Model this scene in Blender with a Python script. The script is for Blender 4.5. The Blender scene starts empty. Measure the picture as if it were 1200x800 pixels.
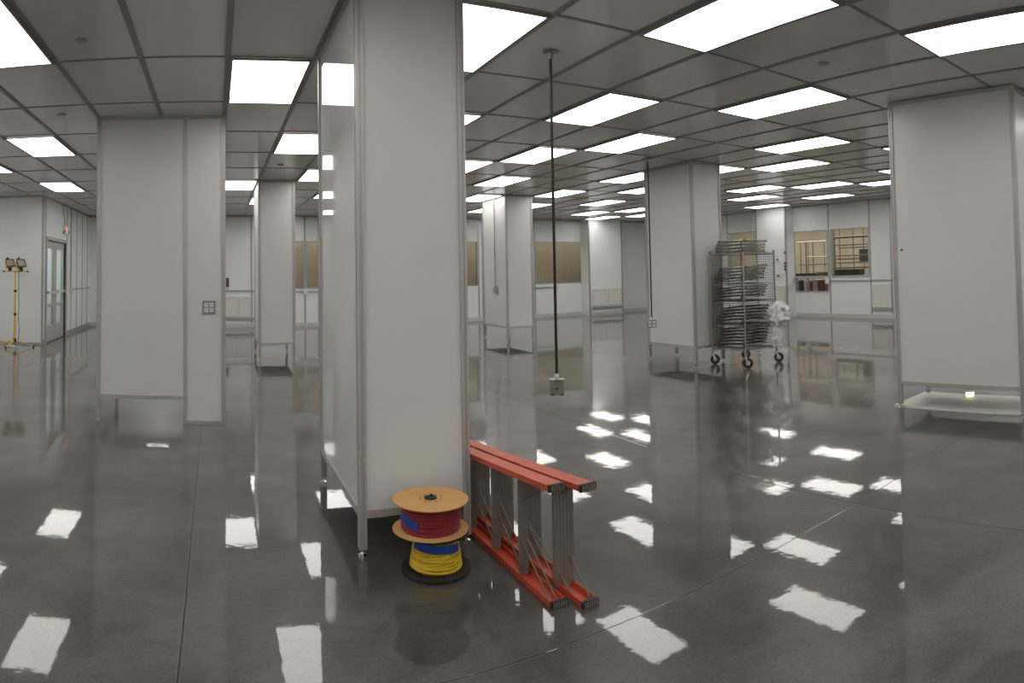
import bpy, math, random
from mathutils import Matrix, Vector, noise
random.seed(4)
SC = bpy.context.scene
COL = SC.collection
PI = math.pi

# ------------------------------------------------------------------ mesh helper
class MB:
    """Collects boxes, tubes and lathes; build() links them as ONE mesh object."""
    def __init__(s): s.v = []; s.f = []; s.sm = []
    def add(s, vs, fs, smooth=False):
        o = len(s.v); s.v += [tuple(v) for v in vs]
        for f in fs: s.f.append(tuple(i + o for i in f)); s.sm.append(smooth)
        return s
    def box(s, x0, x1, y0, y1, z0, z1):
        return s.add([(x0,y0,z0),(x1,y0,z0),(x1,y1,z0),(x0,y1,z0),(x0,y0,z1),(x1,y0,z1),(x1,y1,z1),(x0,y1,z1)],
              [(0,3,2,1),(4,5,6,7),(0,1,5,4),(1,2,6,5),(2,3,7,6),(3,0,4,7)])
    def rbox(s, c, size, M=None, bev=0.0):
        """centred box with chamfered vertical edges, rotated by M"""
        a, b, h = size[0]/2, size[1]/2, size[2]/2
        k = min(bev, a*.9, b*.9)
        if k > 0:
            p = [(-a+k,-b),(a-k,-b),(a,-b+k),(a,b-k),(a-k,b),(-a+k,b),(-a,b-k),(-a,-b+k)]
        else:
            p = [(-a,-b),(a,-b),(a,b),(-a,b)]
        n = len(p)
        vs = [Vector((x,y,-h)) for x,y in p] + [Vector((x,y,h)) for x,y in p]
        if M is not None: vs = [M @ v for v in vs]
        vs = [v + Vector(c) for v in vs]
        return s.add(vs, [tuple(range(n-1,-1,-1)), tuple(range(n,2*n))] + [(i,(i+1)%n,n+(i+1)%n,n+i) for i in range(n)])
    def bar(s, p, q, w, h=None, up=(0,0,1)):
        """rectangular bar from p to q"""
        h = h or w; p, q = Vector(p), Vector(q); d = (q-p).normalized(); u = Vector(up)
        if abs(d.dot(u)) > .98: u = Vector((1,0,0))
        a = d.cross(u).normalized()*w/2; b = a.cross(d).normalized()*h/2
        vs = [p-a-b,p+a-b,p+a+b,p-a+b,q-a-b,q+a-b,q+a+b,q-a+b]
        return s.add(vs, [(0,3,2,1),(4,5,6,7),(0,1,5,4),(1,2,6,5),(2,3,7,6),(3,0,4,7)])
    def tube(s, pts, r, n=8, closed=False):
        pts = [Vector(p) for p in pts]; N = len(pts); rings = []
        prev = None
        for i, p in enumerate(pts):
            if closed: t = pts[(i+1)%N]-pts[i-1]
            else: t = pts[min(i+1,N-1)]-pts[max(i-1,0)]
            t.normalize()
            if prev is None:
                u = Vector((0,0,1)) if abs(t.z) < .9 else Vector((1,0,0))
                prev = t.cross(u).normalized()
            a = (prev - t*prev.dot(t)).normalized(); prev = a; b = t.cross(a)
            rings.append([p + (a*math.cos(2*PI*k/n)+b*math.sin(2*PI*k/n))*r for k in range(n)])
        vs = [v for R in rings for v in R]; fs = []
        for i in range(N if closed else N-1):
            j = (i+1)%N
            for k in range(n): fs.append((i*n+k, i*n+(k+1)%n, j*n+(k+1)%n, j*n+k))
        s.add(vs, fs, n > 4)
        if not closed:
            s.add(rings[0], [tuple(range(n-1,-1,-1))]); s.add(rings[-1], [tuple(range(n))])
        return s
    def lathe(s, prof, c=(0,0,0), n=24, M=None, smooth=True):
        """prof: list of (r,z) bottom to top; closed at the ends when r>0"""
        rings = []
        for r, z in prof:
            R = [Vector((r*math.cos(2*PI*k/n), r*math.sin(2*PI*k/n), z)) for k in range(n)]
            if M is not None: R = [M @ v for v in R]
            rings.append([v+Vector(c) for v in R])
        for i in range(len(rings)-1):
            s.add(rings[i]+rings[i+1], [(k,(k+1)%n,n+(k+1)%n,n+k) for k in range(n)], smooth)
        s.add(rings[0], [tuple(range(n-1,-1,-1))]); s.add(rings[-1], [tuple(range(n))])
        return s
    def build(s, name, mat, parent=None, loc=None):
        me = bpy.data.meshes.new(name)
        off = Vector(loc) if loc is not None else Vector((0,0,0))
        me.from_pydata([Vector(v)-off for v in s.v], [], s.f)
        me.polygons.foreach_set('use_smooth', s.sm)
        me.materials.append(mat); me.update()
        o = bpy.data.objects.new(name, me); COL.objects.link(o)
        if parent is not None:
            o.parent = parent
        o.location = off
        return o

def tag(o, label, cat, group=None, kind=None):
    o['label'] = label; o['category'] = cat
    if group: o['group'] = group
    if kind: o['kind'] = kind
    return o
def thing(name, label, cat, loc=(0,0,0), rz=0, group=None):
    o = bpy.data.objects.new(name, None); COL.objects.link(o); o.location = loc; o.rotation_euler = (0,0,rz)
    o.empty_display_size = .1
    return tag(o, label, cat, group)
def struct(name, mb, mat, label=None, cat=None):
    o = mb.build(name, mat); o['kind'] = 'structure'
    if label: o['label'] = label
    if cat: o['category'] = cat
    return o

# ------------------------------------------------------------------ materials
def mat(name, col, rough=.5, metal=0., **kw):
    m = bpy.data.materials.new(name); m.use_nodes = True
    b = m.node_tree.nodes['Principled BSDF']
    b.inputs['Base Color'].default_value = (*col, 1); b.inputs['Roughness'].default_value = rough; b.inputs['Metallic'].default_value = metal
    for k, v in kw.items(): b.inputs[k.replace('_',' ')].default_value = v
    return m
def nd(m, t, **kw):
    n = m.node_tree.nodes.new(t)
    for k, v in kw.items(): setattr(n, k, v)
    return n
def noisy(m, col_a, col_b, scale=6, detail=4, bump=0., bscale=None, stretch=None):
    """mottle the base colour between two tones by an object-space noise"""
    L = m.node_tree.links; b = m.node_tree.nodes['Principled BSDF']
    tc = nd(m,'ShaderNodeTexCoord'); src = tc.outputs['Object']
    if stretch:
        mp = nd(m,'ShaderNodeMapping'); mp.inputs['Scale'].default_value = stretch; L.new(src, mp.inputs[0]); src = mp.outputs[0]
    n = nd(m,'ShaderNodeTexNoise'); n.inputs['Scale'].default_value = scale; n.inputs['Detail'].default_value = detail
    L.new(src, n.inputs['Vector'])
    r = nd(m,'ShaderNodeValToRGB'); r.color_ramp.elements[0].position = .3; r.color_ramp.elements[1].position = .7
    r.color_ramp.elements[0].color = (*col_a,1); r.color_ramp.elements[1].color = (*col_b,1)
    L.new(n.outputs['Fac'], r.inputs[0]); L.new(r.outputs[0], b.inputs['Base Color'])
    if bump:
        n2 = nd(m,'ShaderNodeTexNoise'); n2.inputs['Scale'].default_value = bscale or scale*4; n2.inputs['Detail'].default_value = 3
        L.new(src, n2.inputs['Vector'])
        bp = nd(m,'ShaderNodeBump'); bp.inputs['Strength'].default_value = bump; bp.inputs['Distance'].default_value = .01
        L.new(n2.outputs['Fac'], bp.inputs['Height']); L.new(bp.outputs[0], b.inputs['Normal'])
    return m

M = {}
M['panel'] = noisy(mat('panel_laminate', (.62,.64,.64), .34), (.655,.668,.652), (.70,.712,.696), .8, 2)
M['panel_gloss'] = noisy(mat('panel_gloss', (.60,.62,.62), .045), (.62,.635,.62), (.66,.675,.66), .8, 2)
M['wall'] = noisy(mat('wall_panel', (.64,.67,.68), .4), (.82,.85,.855), (.86,.885,.89), .6, 2)
M['alu'] = noisy(mat('anodised_aluminium', (.5,.48,.455), .42, .35), (.47,.455,.43), (.53,.51,.485), 3, 2)
M['seam'] = mat('wall_batten', (.43,.44,.44), .4, .5)
M['base'] = mat('base_strip', (.60,.61,.61), .45, .1)
M['chrome'] = mat('chrome', (.8,.8,.8), .12, 1.)
M['steel'] = noisy(mat('dull_steel', (.33,.33,.32), .38, .8), (.28,.28,.27), (.38,.38,.37), 8, 2)
M['wire'] = mat('chrome_wire', (.40,.40,.385), .22, .95)
M['pile'] = mat('darkened_chrome_wire', (.15,.15,.145), .3, .9)  # wire colour darkened for contrast with the bright rims
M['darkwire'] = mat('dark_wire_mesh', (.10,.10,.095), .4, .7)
M['rubber'] = noisy(mat('black_rubber', (.02,.02,.02), .6), (.016,.016,.016), (.028,.027,.026), 20)
M['black'] = mat('black_plastic', (.012,.012,.012), .6)
M['blackfl'] = noisy(mat('black_flange', (.018,.016,.014), .6), (.014,.012,.011), (.026,.022,.019), 12)
M['card'] = noisy(mat('cardboard', (.52,.33,.15), .8), (.56,.31,.115), (.62,.35,.135), 9, 5, .1, 60)
M['redwire'] = noisy(mat('red_wire', (.20,.010,.02), .4), (.20,.009,.018), (.32,.016,.03), 14)
M['yelwire'] = noisy(mat('yellow_wire', (.66,.44,.02), .42), (.66,.44,.015), (.82,.58,.03), 14)
M['tape'] = noisy(mat('blue_tape', (.015,.06,.33), .55), (.012,.05,.28), (.02,.075,.38), 10, 4, .15, 40)
M['orange'] = noisy(mat('orange_fibreglass', (.50,.07,.028), .45), (.44,.058,.022), (.55,.088,.036), 5, 4)
M['step'] = noisy(mat('worn_aluminium', (.27,.25,.215), .5, .5), (.22,.20,.17), (.32,.295,.255), 6, 5, .1, 30)
M['brace'] = mat('tarnished_rod', (.14,.125,.10), .5, .5)
M['yellow'] = mat('yellow_paint', (.85,.52,.03), .4)
M['white'] = mat('white_board', (.72,.71,.66), .5)
M['plastic_white'] = mat('white_plastic', (.75,.75,.73), .4)
M['cream'] = noisy(mat('cream_grille', (.58,.56,.47), .5), (.82,.82,.76), (.86,.86,.80), 3)
M['greymetal'] = mat('grey_box', (.42,.42,.41), .45, .3)
M['dark'] = mat('dark_grey_metal', (.10,.10,.10), .45, .3)
M['doorframe'] = mat('door_frame_aluminium', (.48,.48,.46), .4, .25)
M['tan'] = noisy(mat('tan_wall', (.46,.39,.29), .8), (.43,.37,.285), (.49,.42,.325), 1.2, 3)
M['pipe'] = mat('grey_pipe', (.20,.18,.15), .5, .3)
M['red'] = mat('red_paint', (.26,.05,.035), .5)
M['bench'] = mat('stainless_bench', (.75,.72,.62), .25, .7)
M['hole'] = mat('socket_slot', (.03,.03,.03), .7)
M['lens'] = mat('lamp_glass', (.45,.45,.44), .12)

def emit(name, col, s):
    m = bpy.data.materials.new(name); m.use_nodes = True; t = m.node_tree; t.nodes.clear()
    e = t.nodes.new('ShaderNodeEmission'); e.inputs[0].default_value = (*col,1); e.inputs[1].default_value = s
    o = t.nodes.new('ShaderNodeOutputMaterial'); t.links.new(e.outputs[0], o.inputs[0]); return m
LIGHT = 5.2
M['lamp'] = emit('ceiling_diffuser_glow', (1,.97,.91), LIGHT)
M['glow'] = emit('small_lamp_glow', (1,.85,.5), 4.)
M['exit'] = emit('exit_letter_glow', (1,.30,.24), .9)

def glass():
    m = bpy.data.materials.new('clear_glass'); m.use_nodes = True; t = m.node_tree; t.nodes.clear()
    tr = t.nodes.new('ShaderNodeBsdfTransparent'); tr.inputs[0].default_value = (.93,.94,.92,1)
    gl = t.nodes.new('ShaderNodeBsdfGlossy'); gl.inputs['Roughness'].default_value = .03
    fr = t.nodes.new('ShaderNodeFresnel'); fr.inputs[0].default_value = 1.45
    mx = t.nodes.new('ShaderNodeMixShader'); o = t.nodes.new('ShaderNodeOutputMaterial')
    ge = t.nodes.new('ShaderNodeNewGeometry'); su = t.nodes.new('ShaderNodeMath'); su.operation = 'SUBTRACT'; su.use_clamp = True
    t.links.new(fr.outputs[0], su.inputs[0]); t.links.new(ge.outputs['Backfacing'], su.inputs[1])   # thin pane: one reflecting face
    t.links.new(su.outputs[0], mx.inputs[0]); t.links.new(tr.outputs[0], mx.inputs[1]); t.links.new(gl.outputs[0], mx.inputs[2]); t.links.new(mx.outputs[0], o.inputs[0])
    return m
M['glass'] = glass()

def plastic_film():
    m = mat('clear_plastic_film', (.80,.82,.80), .22)
    b = m.node_tree.nodes['Principled BSDF']; b.inputs['Alpha'].default_value = .82; b.inputs['Specular IOR Level'].default_value = .7
    return m
M['film'] = plastic_film()

def floor_mat():
    m = bpy.data.materials.new('polished_concrete'); m.use_nodes = True; t = m.node_tree; L = t.links; b = t.nodes['Principled BSDF']
    tc = nd(m,'ShaderNodeTexCoord'); P = tc.outputs['Object']
    def nz(scale, det, dist=0., rough=.55):
        n = nd(m,'ShaderNodeTexNoise'); n.inputs['Scale'].default_value = scale; n.inputs['Detail'].default_value = det
        n.inputs['Distortion'].default_value = dist; n.inputs['Roughness'].default_value = rough; L.new(P, n.inputs['Vector']); return n.outputs['Fac']
    def math_(op, a, b_=None, c=None):
        n = nd(m,'ShaderNodeMath', operation=op)
        for i, x in enumerate((a,b_,c)):
            if x is None: continue
            if isinstance(x,(int,float)): n.inputs[i].default_value = x
            else: L.new(x, n.inputs[i])
        return n.outputs[0]
    big, mid, fine = nz(.55,4,.4), nz(2.6,6,.6,.62), nz(60,4,0,.75)
    s = math_('ADD', math_('MULTIPLY', big, .45), math_('ADD', math_('MULTIPLY', mid, .34), math_('MULTIPLY', fine, .21)))
    r = nd(m,'ShaderNodeValToRGB'); e = r.color_ramp.elements
    e[0].position = .41; e[0].color = (.040,.0385,.036,1); e[1].position = .60; e[1].color = (.128,.120,.110,1)
    mid_e = e.new(.5); mid_e.color = (.076,.073,.068,1)
    L.new(s, r.inputs[0])
    # saw-cut joints on the slab's own grid
    sep = nd(m,'ShaderNodeSeparateXYZ'); L.new(P, sep.inputs[0])
    wob = math_('MULTIPLY', math_('SUBTRACT', nz(3.0,3), .5), .012)
    def joint(ax, off, per, w):
        x = math_('ADD', math_('ADD', ax, wob), per*50 + per/2 - off)
        d = math_('ABSOLUTE', math_('SUBTRACT', math_('MODULO', x, per), per/2))
        n = nd(m,'ShaderNodeMapRange'); n.inputs['From Min'].default_value = w*.4; n.inputs['From Max'].default_value = w
        n.inputs['To Min'].default_value = 1; n.inputs['To Max'].default_value = 0; L.new(d, n.inputs['Value']); return n.outputs[0]
    jw = math_('MAXIMUM', joint(sep.outputs[0], -.13, 3.28, .010), joint(sep.outputs[1], 2.15, 4.35, .010))
    j = math_('MAXIMUM', joint(sep.outputs[0], -.13, 3.28, .0055), joint(sep.outputs[1], 2.15, 4.35, .0045))
    mx = nd(m,'ShaderNodeMix', data_type='RGBA'); m0 = nd(m,'ShaderNodeMix', data_type='RGBA'); L.new(math_('MULTIPLY', jw, .55), m0.inputs['Factor']); L.new(r.outputs[0], m0.inputs['A']); m0.inputs['B'].default_value = (.17,.165,.155,1)
    L.new(math_('MULTIPLY', j, .9), mx.inputs['Factor']); L.new(m0.outputs['Result'], mx.inputs['A']); mx.inputs['B'].default_value = (.012,.011,.010,1)
    L.new(mx.outputs['Result'], b.inputs['Base Color'])
    rr = nd(m,'ShaderNodeMapRange'); rr.inputs['To Min'].default_value = .30; rr.inputs['To Max'].default_value = .40
    L.new(mid, rr.inputs['Value']); L.new(math_('ADD', rr.outputs[0], math_('MULTIPLY', j, .5)), b.inputs['Roughness'])
    b.inputs['IOR'].default_value = 1.5; b.inputs['Specular IOR Level'].default_value = .22
    b.inputs['Coat Weight'].default_value = 1.; b.inputs['Coat Roughness'].default_value = .03; b.inputs['Coat IOR'].default_value = 1.38
    h = math_('ADD', math_('MULTIPLY', nz(5.0,2,.3,.5), .9), math_('ADD', math_('MULTIPLY', nz(15,2,.3,.5), .42), math_('MULTIPLY', nz(38,2,.2,.5), .10)))
    h = math_('SUBTRACT', h, math_('MULTIPLY', j, .35))
    bp = nd(m,'ShaderNodeBump'); bp.inputs['Strength'].default_value = .34; bp.inputs['Distance'].default_value = .0011
    L.new(h, bp.inputs['Height']); L.new(bp.outputs[0], b.inputs['Normal']); L.new(bp.outputs[0], b.inputs['Coat Normal'])
    return m
M['floor'] = floor_mat()

def ceil_mat():
    m = mat('ceiling_tile', (.74,.72,.71), .14)
    noisy(m, (.80,.765,.755), (.86,.825,.815), 1.3, 4)
    return m
M['ceil'] = ceil_mat()
M['grid'] = mat('ceiling_grid', (.30,.285,.275), .45, .1)

# ------------------------------------------------------------------ layout (metres; camera stands at x=0 y=0)
S = .54
CAMZ, H = 1.405, 2.918
PX, PY = 1.129*S, 2.214*S
X0, Y0 = .164*S, 8.295*S
XL, XW, XR = -6.3, -3.33, 13.5      # left end, left wall of the far bay, right wall
YB, YF, YN = -4.2, 17.0, 12.26      # behind the camera, back wall, short front-left wall

# ------------------------------------------------------------------ room shell
struct('floor', MB().box(XL-.3, XR+3.6, YB-.3, YF+1.6, -.12, 0), M['floor'], 'dark grey polished concrete floor with saw-cut joints', 'floor')
struct('ceiling', MB().box(XL-.3, XR+.12, YB-.3, YF+.12, H, H+.1), M['ceil'], 'grey panel ceiling', 'ceiling')
g = MB()
k = -12
while X0+k*PX < XR:
    x = X0+k*PX
    if x > XL: g.box(x-.02, x+.02, YB, YF, H-.007, H)
    k += 1
k = -8
while Y0+k*PY < YF:
    y = Y0+k*PY
    if y > YB: g.box(XL, XR, y-.0125, y+.0125, H-.0055, H)
    k += 1
struct('trim_1', g, M['grid'], 'grey bars of the ceiling grid', 'ceiling grid')

def wall_with_openings(axis, fixed, t, lo, hi, openings, zmax=H):
    """axis 'x': wall runs along x at y=fixed..fixed+t; openings (a,b,z0,z1)"""
    mb = MB()
    def bx(a, b, z0, z1):
        if b-a < 1e-4 or z1-z0 < 1e-4: return
        if axis == 'x': mb.box(a, b, min(fixed,fixed+t), max(fixed,fixed+t), z0, z1)
        else: mb.box(min(fixed,fixed+t), max(fixed,fixed+t), a, b, z0, z1)
    cur = lo
    for a, b, z0, z1 in sorted(openings):
        bx(cur, a, 0, zmax); bx(a, b, 0, z0); bx(a, b, z1, zmax); cur = b
    bx(cur, hi, 0, zmax)
    return mb

WT = .1
def xb(px, y=YF):      # a direction on the back wall
    return y*math.tan((px-252.3)/761.9)
def yr(px, x=XR):      # a direction on the right wall
    return x/math.tan((px-252.3)/761.9)
WZ0, WZ1 = .99, 2.25
back_open = [(xb(343.5), xb(355.8), WZ0, WZ1), (xb(358.4), xb(373), WZ0, WZ1), (xb(546), xb(559.5), WZ0, WZ1), (xb(627), xb(689), WZ0, WZ1)]
right_open = [(yr(886), yr(853), WZ0, WZ1+.1), (yr(970), yr(928.5), .64, WZ1), (yr(1018), yr(973.5), 1.02, WZ1)]
door_y0, door_y1, door_h = 12.52, 14.18, 2.06
left_open = [(door_y0, door_y1, 0, door_h)]
struct('wall_back', wall_with_openings('x', YF, WT, XW-WT, XR+WT, back_open), M['wall'], 'pale grey panelled back wall', 'wall')
struct('wall_right', wall_with_openings('y', XR, WT, YB, YF, right_open), M['wall'], 'pale grey panelled right wall with interior windows', 'wall')
struct('wall_left', wall_with_openings('y', XW-WT, WT, YN+WT, YF, left_open), M['wall'], 'pale grey panelled wall with the glazed double door', 'wall')
struct('wall_front_left', MB().box(XL, XW, YN, YN+WT, 0, H), M['wall'], 'plain pale wall behind the yellow work light', 'wall')
struct('wall_far_left', MB().box(XL-WT, XL, YB, YN+WT, 0, H), M['wall'])
struct('wall_rear', MB().box(XL-WT, XR+WT, YB-WT, YB, 0, H), M['wall'])

PBX, PRX = YF-.5, XR-.36
def xq(px): return xb(px, PBX)
def yq(px): return yr(px, PRX)
struct('wall_pilaster_back', MB().box(xq(690.5), xq(728), PBX, YF, 0, H), M['wall'], 'bright pilaster carrying two cream grilles right of the wide back window', 'pilaster')
struct('wall_pilaster_right', MB().box(PRX, XR, yq(920.5), yq(887), 0, H), M['wall'], 'brightly lit pilaster between cart and double window', 'pilaster')
# seams of the wall panels and low base strips
s = MB()
for px in (262, 294.5, 343, 357.1, 373, 560.5, 565, 626, 757): s.box(xb(px)-.022, xb(px)+.022, YF-.008, YF, .10, H-.03)
for px in (690.5, 728): s.box(xq(px)-.02, xq(px)+.02, PBX-.01, PBX+.03, 0, H-.03)
for px in (887, 920.5): s.box(PRX-.01, PRX+.03, yq(px)-.02, yq(px)+.02, 0, H-.03)
for px in (853, 971.6, 1019.5, 1044): s.box(XR-.008, XR, yr(px)-.022, yr(px)+.022, .10, H-.03)
for y in (14.3, 14.75, 15.35, 16.0, 16.65, 12.42): s.box(XW, XW+.008, y-.02, y+.02, .10, H-.03)
s.box(XW-.03, XW+.012, YN-.012, YN+.03, 0, H-.03)
s.box(XW+.02, XR, YF-.012, YF, H-.03, H); s.box(XR-.012, XR, YB, YF, H-.03, H); s.box(XW, XW+.012, YN, YF, H-.03, H); s.box(XL, XW, YN-.012, YN, H-.03, H)
struct('trim_2', s, M['seam'], 'grey battens over the wall panel seams', 'trim')
b = MB(); b.box(XW, xq(690.5)-.02, YF-.012, YF, 0, .10); b.box(xq(728)+.02, XR, YF-.012, YF, 0, .10); b.box(xq(690.5)+.02, xq(728)-.02, PBX-.008, PBX, 0, .10); struct('baseboard_back', b, M['base'])
b = MB(); b.box(XR-.012, XR, YB, yq(920.5)-.02, 0, .10); b.box(XR-.012, XR, yq(887)+.02, YF-.012, 0, .10); b.box(PRX-.008, PRX, yq(920.5)+.02, yq(887)-.02, 0, .10); struct('baseboard_right', b, M['base'])
b = MB(); b.box(XW, XW+.012, YN, door_y0-.06, 0, .10); b.box(XW, XW+.012, door_y1+.06, YF-.012, 0, .10); struct('baseboard_left', b, M['seam'])
b = MB(); b.box(XL, XW, YN-.008, YN, 0, .04); struct('baseboard_front_left', b, M['seam'])

# windows: frame and glass pane
WN = [0]
def window(axis, a, b, z0, z1, label):
    WN[0] += 1
    root = bpy.data.objects.new('window_%d' % WN[0], None); COL.objects.link(root)
    root['kind'] = 'structure'; root['label'] = label; root['category'] = 'window'
    f = MB(); p = MB(); w = .03
    def bx(mb, u0, u1, zz0, zz1, d0, d1):
        if axis == 'x': mb.box(u0, u1, YF+d0, YF+d1, zz0, zz1)
        else: mb.box(XR+d0, XR+d1, u0, u1, zz0, zz1)
    bx(f, a, b, z0, z0+w, -.012, WT); bx(f, a, b, z1-w*.6, z1, -.012, WT); bx(f, a, a+w*.7, z0+w, z1-w*.6, -.012, WT); bx(f, b-w*.7, b, z0+w, z1-w*.6, -.012, WT)
    f.build('window_frame', M['seam'], root)
    bx(p, a+w*.7, b-w*.7, z0+w, z1-w*.6, .04, .046); p.build('glass_pane', M['glass'], root)
    return root, bx
for (a, b_, z0, z1), lab in zip(back_open, ('interior window left of the mullion, behind the small back column', 'interior window right of the mullion, beside the near column', 'narrow interior window just right of the near column', 'wide tan interior window in the middle of the back wall')):
    window('x', a, b_, z0, z1, lab)
for (a, b_, z0, z1), lab in zip(right_open, ('interior window behind the wire cart', 'tall left pane of the double interior window', 'right pane of the double interior window')):
    r, bx = window('y', a, b_, z0, z1, lab)
    if 'tall left' in lab:
        t = MB(); bx(t, a, b_, 1.0, 1.06, -.02, WT); t.build('transom', M['seam'], r)

# rooms seen through the windows
rm = MB()
rm.box(XW, XR, YF+1.25, YF+1.33, 0, H); rm.box(XW, XR, YF+WT, YF+1.33, H-.25, H-.2)
struct('wall_behind_back_windows', rm, M['tan'], 'tan wall of the passage seen through the back windows', 'wall')
rm = MB()
rm.box(XR+3.1, XR+3.2, 3.2, YF, 0, H); rm.box(XR+WT, XR+3.2, YF-.1, YF, 0, H); rm.box(XR+WT, XR+3.2, 3.1, 3.2, 0, H); rm.box(XR+WT, XR+3.2, 3.2, YF, 2.85, 2.92)
struct('wall_behind_right_windows', rm, M['tan'], 'tan room seen through the right windows', 'wall')
rm = MB(); rm.box(XW-1.6, XW-1.5, YN+WT, 15.6, 0, H); rm.box(XW-1.6, XW-WT, 15.5, 15.6, 0, H); struct('wall_behind_door', rm, M['wall'])

def area(name, loc, rot, sx, sy, power, col=(1,1,1)):
    l = bpy.data.lights.new(name, 'AREA'); l.shape = 'RECTANGLE'; l.size = sx; l.size_y = sy; l.energy = power; l.color = col
    o = bpy.data.objects.new(name, l); COL.objects.link(o); o.location = loc; o.rotation_euler = rot; return o
area('passage_fill', (5.0, YF+.7, 2.6), (0,0,0), 15, .5, 55, (1,.93,.82))  # unseen lamp added to light the tan wall of the passage
area('side_room_fill', (XR+1.6, 10.4, 2.82), (0,0,0), 1.2, 12, 175, (1,.95,.87))  # unseen lamp added to brighten the room behind the right windows
area('vestibule_fill', (XW-.8, 13.6, 2.85), (0,0,0), .8, 1.6, 26, (.96,1,1))  # unseen lamp added to brighten what shows through the door glass

# ------------------------------------------------------------------ double door in the left wall
d = bpy.data.objects.new('door_1', None); COL.objects.link(d); d['kind'] = 'structure'; d['label'] = 'grey aluminium double door with narrow glass lights'; d['category'] = 'door'
f = MB(); f.box(XW-WT, XW+.02, door_y0-.07, door_y0, 0, door_h+.07); f.box(XW-WT, XW+.02, door_y1, door_y1+.07, 0, door_h+.07); f.box(XW-WT, XW+.02, door_y0, door_y1, door_h, door_h+.07)
f.build('door_frame', M['doorframe'], d)
mid = (door_y0+door_y1)/2
for a, b_ in ((door_y0+.005, mid-.004), (mid+.004, door_y1-.005)):
    lf = MB(); X1, X2 = XW-.075, XW-.03
    st = .13
    lf.box(X1, X2, a, a+st, .01, door_h-.01); lf.box(X1, X2, b_-st, b_, .01, door_h-.01); lf.box(X1, X2, a+st, b_-st, .01, .32); lf.box(X1, X2, a+st, b_-st, door_h-.16, door_h-.01)
    lf.box(X1, X2, a+st, b_-st, .70, .76)
    leaf = lf.build('door_leaf', M['doorframe'], d)
    MB().box(XW-.056, XW-.05, a+st, b_-st, .32, door_h-.16).build('glass_pane', M['glass'], leaf)
    hb = MB(); hb.box(X2, X2+.05, a+.06, a+.09, .98, 1.02); hb.box(X2, X2+.05, b_-.09, b_-.06, .98, 1.02); hb.box(X2+.04, X2+.065, a+.05, b_-.05, .975, 1.03)
    hb.build('push_bar', M['chrome'], leaf)
MB().box(XW-.06, XW+.05, door_y0, door_y1, 0, .012).build('threshold', M['dark'], d)

# ------------------------------------------------------------------ ceiling lights on the 2 x 4 grid
COLS_UV = []          # column footprints (x0,x1,y0,y1), filled below
CA = (.705, 1.300, 3.19, 4.40)                 # near column
CB = (-1.135, .095, 6.13, 7.33)                # left column
CC = (6.18, 6.76, 6.84, 7.93)                  # column behind the cart
CD = (.69, 1.29, 10.46, 11.65)                # small column far back left
CE = (5.575, 6.18, 11.62, 12.79)                # column far back middle
CF = (5.37, 5.98, 1.87, 3.14)                  # right column
COLS_UV = [CA, CB, CC, CD, CE, CF]
moved = {(1,8):(1,7), (1,13):(1,12), (1,18):(1,17), (3,4):(3,5), (3,9):(3,10), (3,14):(3,15), (8,14):(8,15), (8,9):(8,10), (8,19):(8,18)}
NEAR_COL, CART_COL = 'near column', 'column behind the cart'
LIGHT_LABELS = {
 (-1,-3):'huge ceiling light cut off by the top left corner of the photo',
 (2,-4):'mid-size ceiling light left of the left column, right of the corner light',
 (3,-6):'sliver of ceiling light at the left edge above the yellow work light',
 (5,-5):'small ceiling light above the exit sign, nearest the short left wall',
 (0,0):'large square-looking ceiling light between left column and near column',
 (2,1):'second ceiling light behind the large one, partly hidden by the near column',
 (4,2):'third and smaller ceiling light back along the near column, right of the small back column',
 (6,3):'tiny far ceiling light sliver right of the small back column',
 (5,0):'ceiling light strip beside the left column, left of the small back column',
 (7,1):'thin triangle of ceiling light touching the left side of the small back column',
 (-1,2):'large ceiling light at the top right of the near column',
 (1,3):'tiny triangle of ceiling light at the near column edge, below the large one beside it',
 (-2,4):'largest ceiling light at the top middle of the photo',
 (0,5):'ceiling light crossed at its left tip by the hanging black pole',
 (1,7):'ceiling light right of the pole, in front of the cart column',
 (2,6):'ceiling light crossed in the middle by the hanging black pole',
 (3,5):'ceiling light tip poking out from behind the near column, above the far middle column',
 (4,7):'ceiling light in front of the far middle column, above its top',
 (-1,7):'large ceiling light right of centre, above and right of the cart column',
 (-3,6):'large ceiling light in the top right corner of the photo',
 (0,10):'ceiling light in the upper right, midway between cart and right column',
 (1,12):'ceiling light directly above the wire cart, right half of a near row',
 (2,11):'triangular ceiling light end touching the top of the cart column on its right',
 (-1,12):'tiny ceiling light corner highest beside the right column edge',
 (0,15):'small ceiling light tip beside the right column, below the highest corner',
 (1,17):'ceiling light cut off by the right column, above the double window',
 (2,16):'ceiling light right of the cart column, third row back above the double window',
 (3,15):'ceiling light above the cart, third row back',
 (3,19):'long ceiling light closest to the double window on the right wall',
 (4,17):'ceiling light above the cart, fourth row back',
 (5,20):'farthest right ceiling light, glaring on the bright wall panel',
 (3,10):'ceiling light left of the cart column, cut by its edge, nearest of that row',
 (4,12):'ceiling light left of the cart column, cut by its edge, second back',
 (5,10):'ceiling light crossed low by the hanging black pole, behind the middle one',
 (6,8):'ceiling light glaring on top of the far middle column',
 (6,13):'ceiling light in mid distance between pole and cart column',
 (7,11):'short ceiling light right beside the far middle column',
 (7,16):'far ceiling light left of the cart column, cut by its edge, third back',
 (8,15):'far ceiling light glaring on the back wall, left one of two',
 (9,17):'far ceiling light glaring on the back wall, right one of two',
 (8,10):'small far ceiling light left of the far middle column, beside the near column',
 (8,18):'farthest ceiling light left of the cart column, cut by its edge',
}
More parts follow.
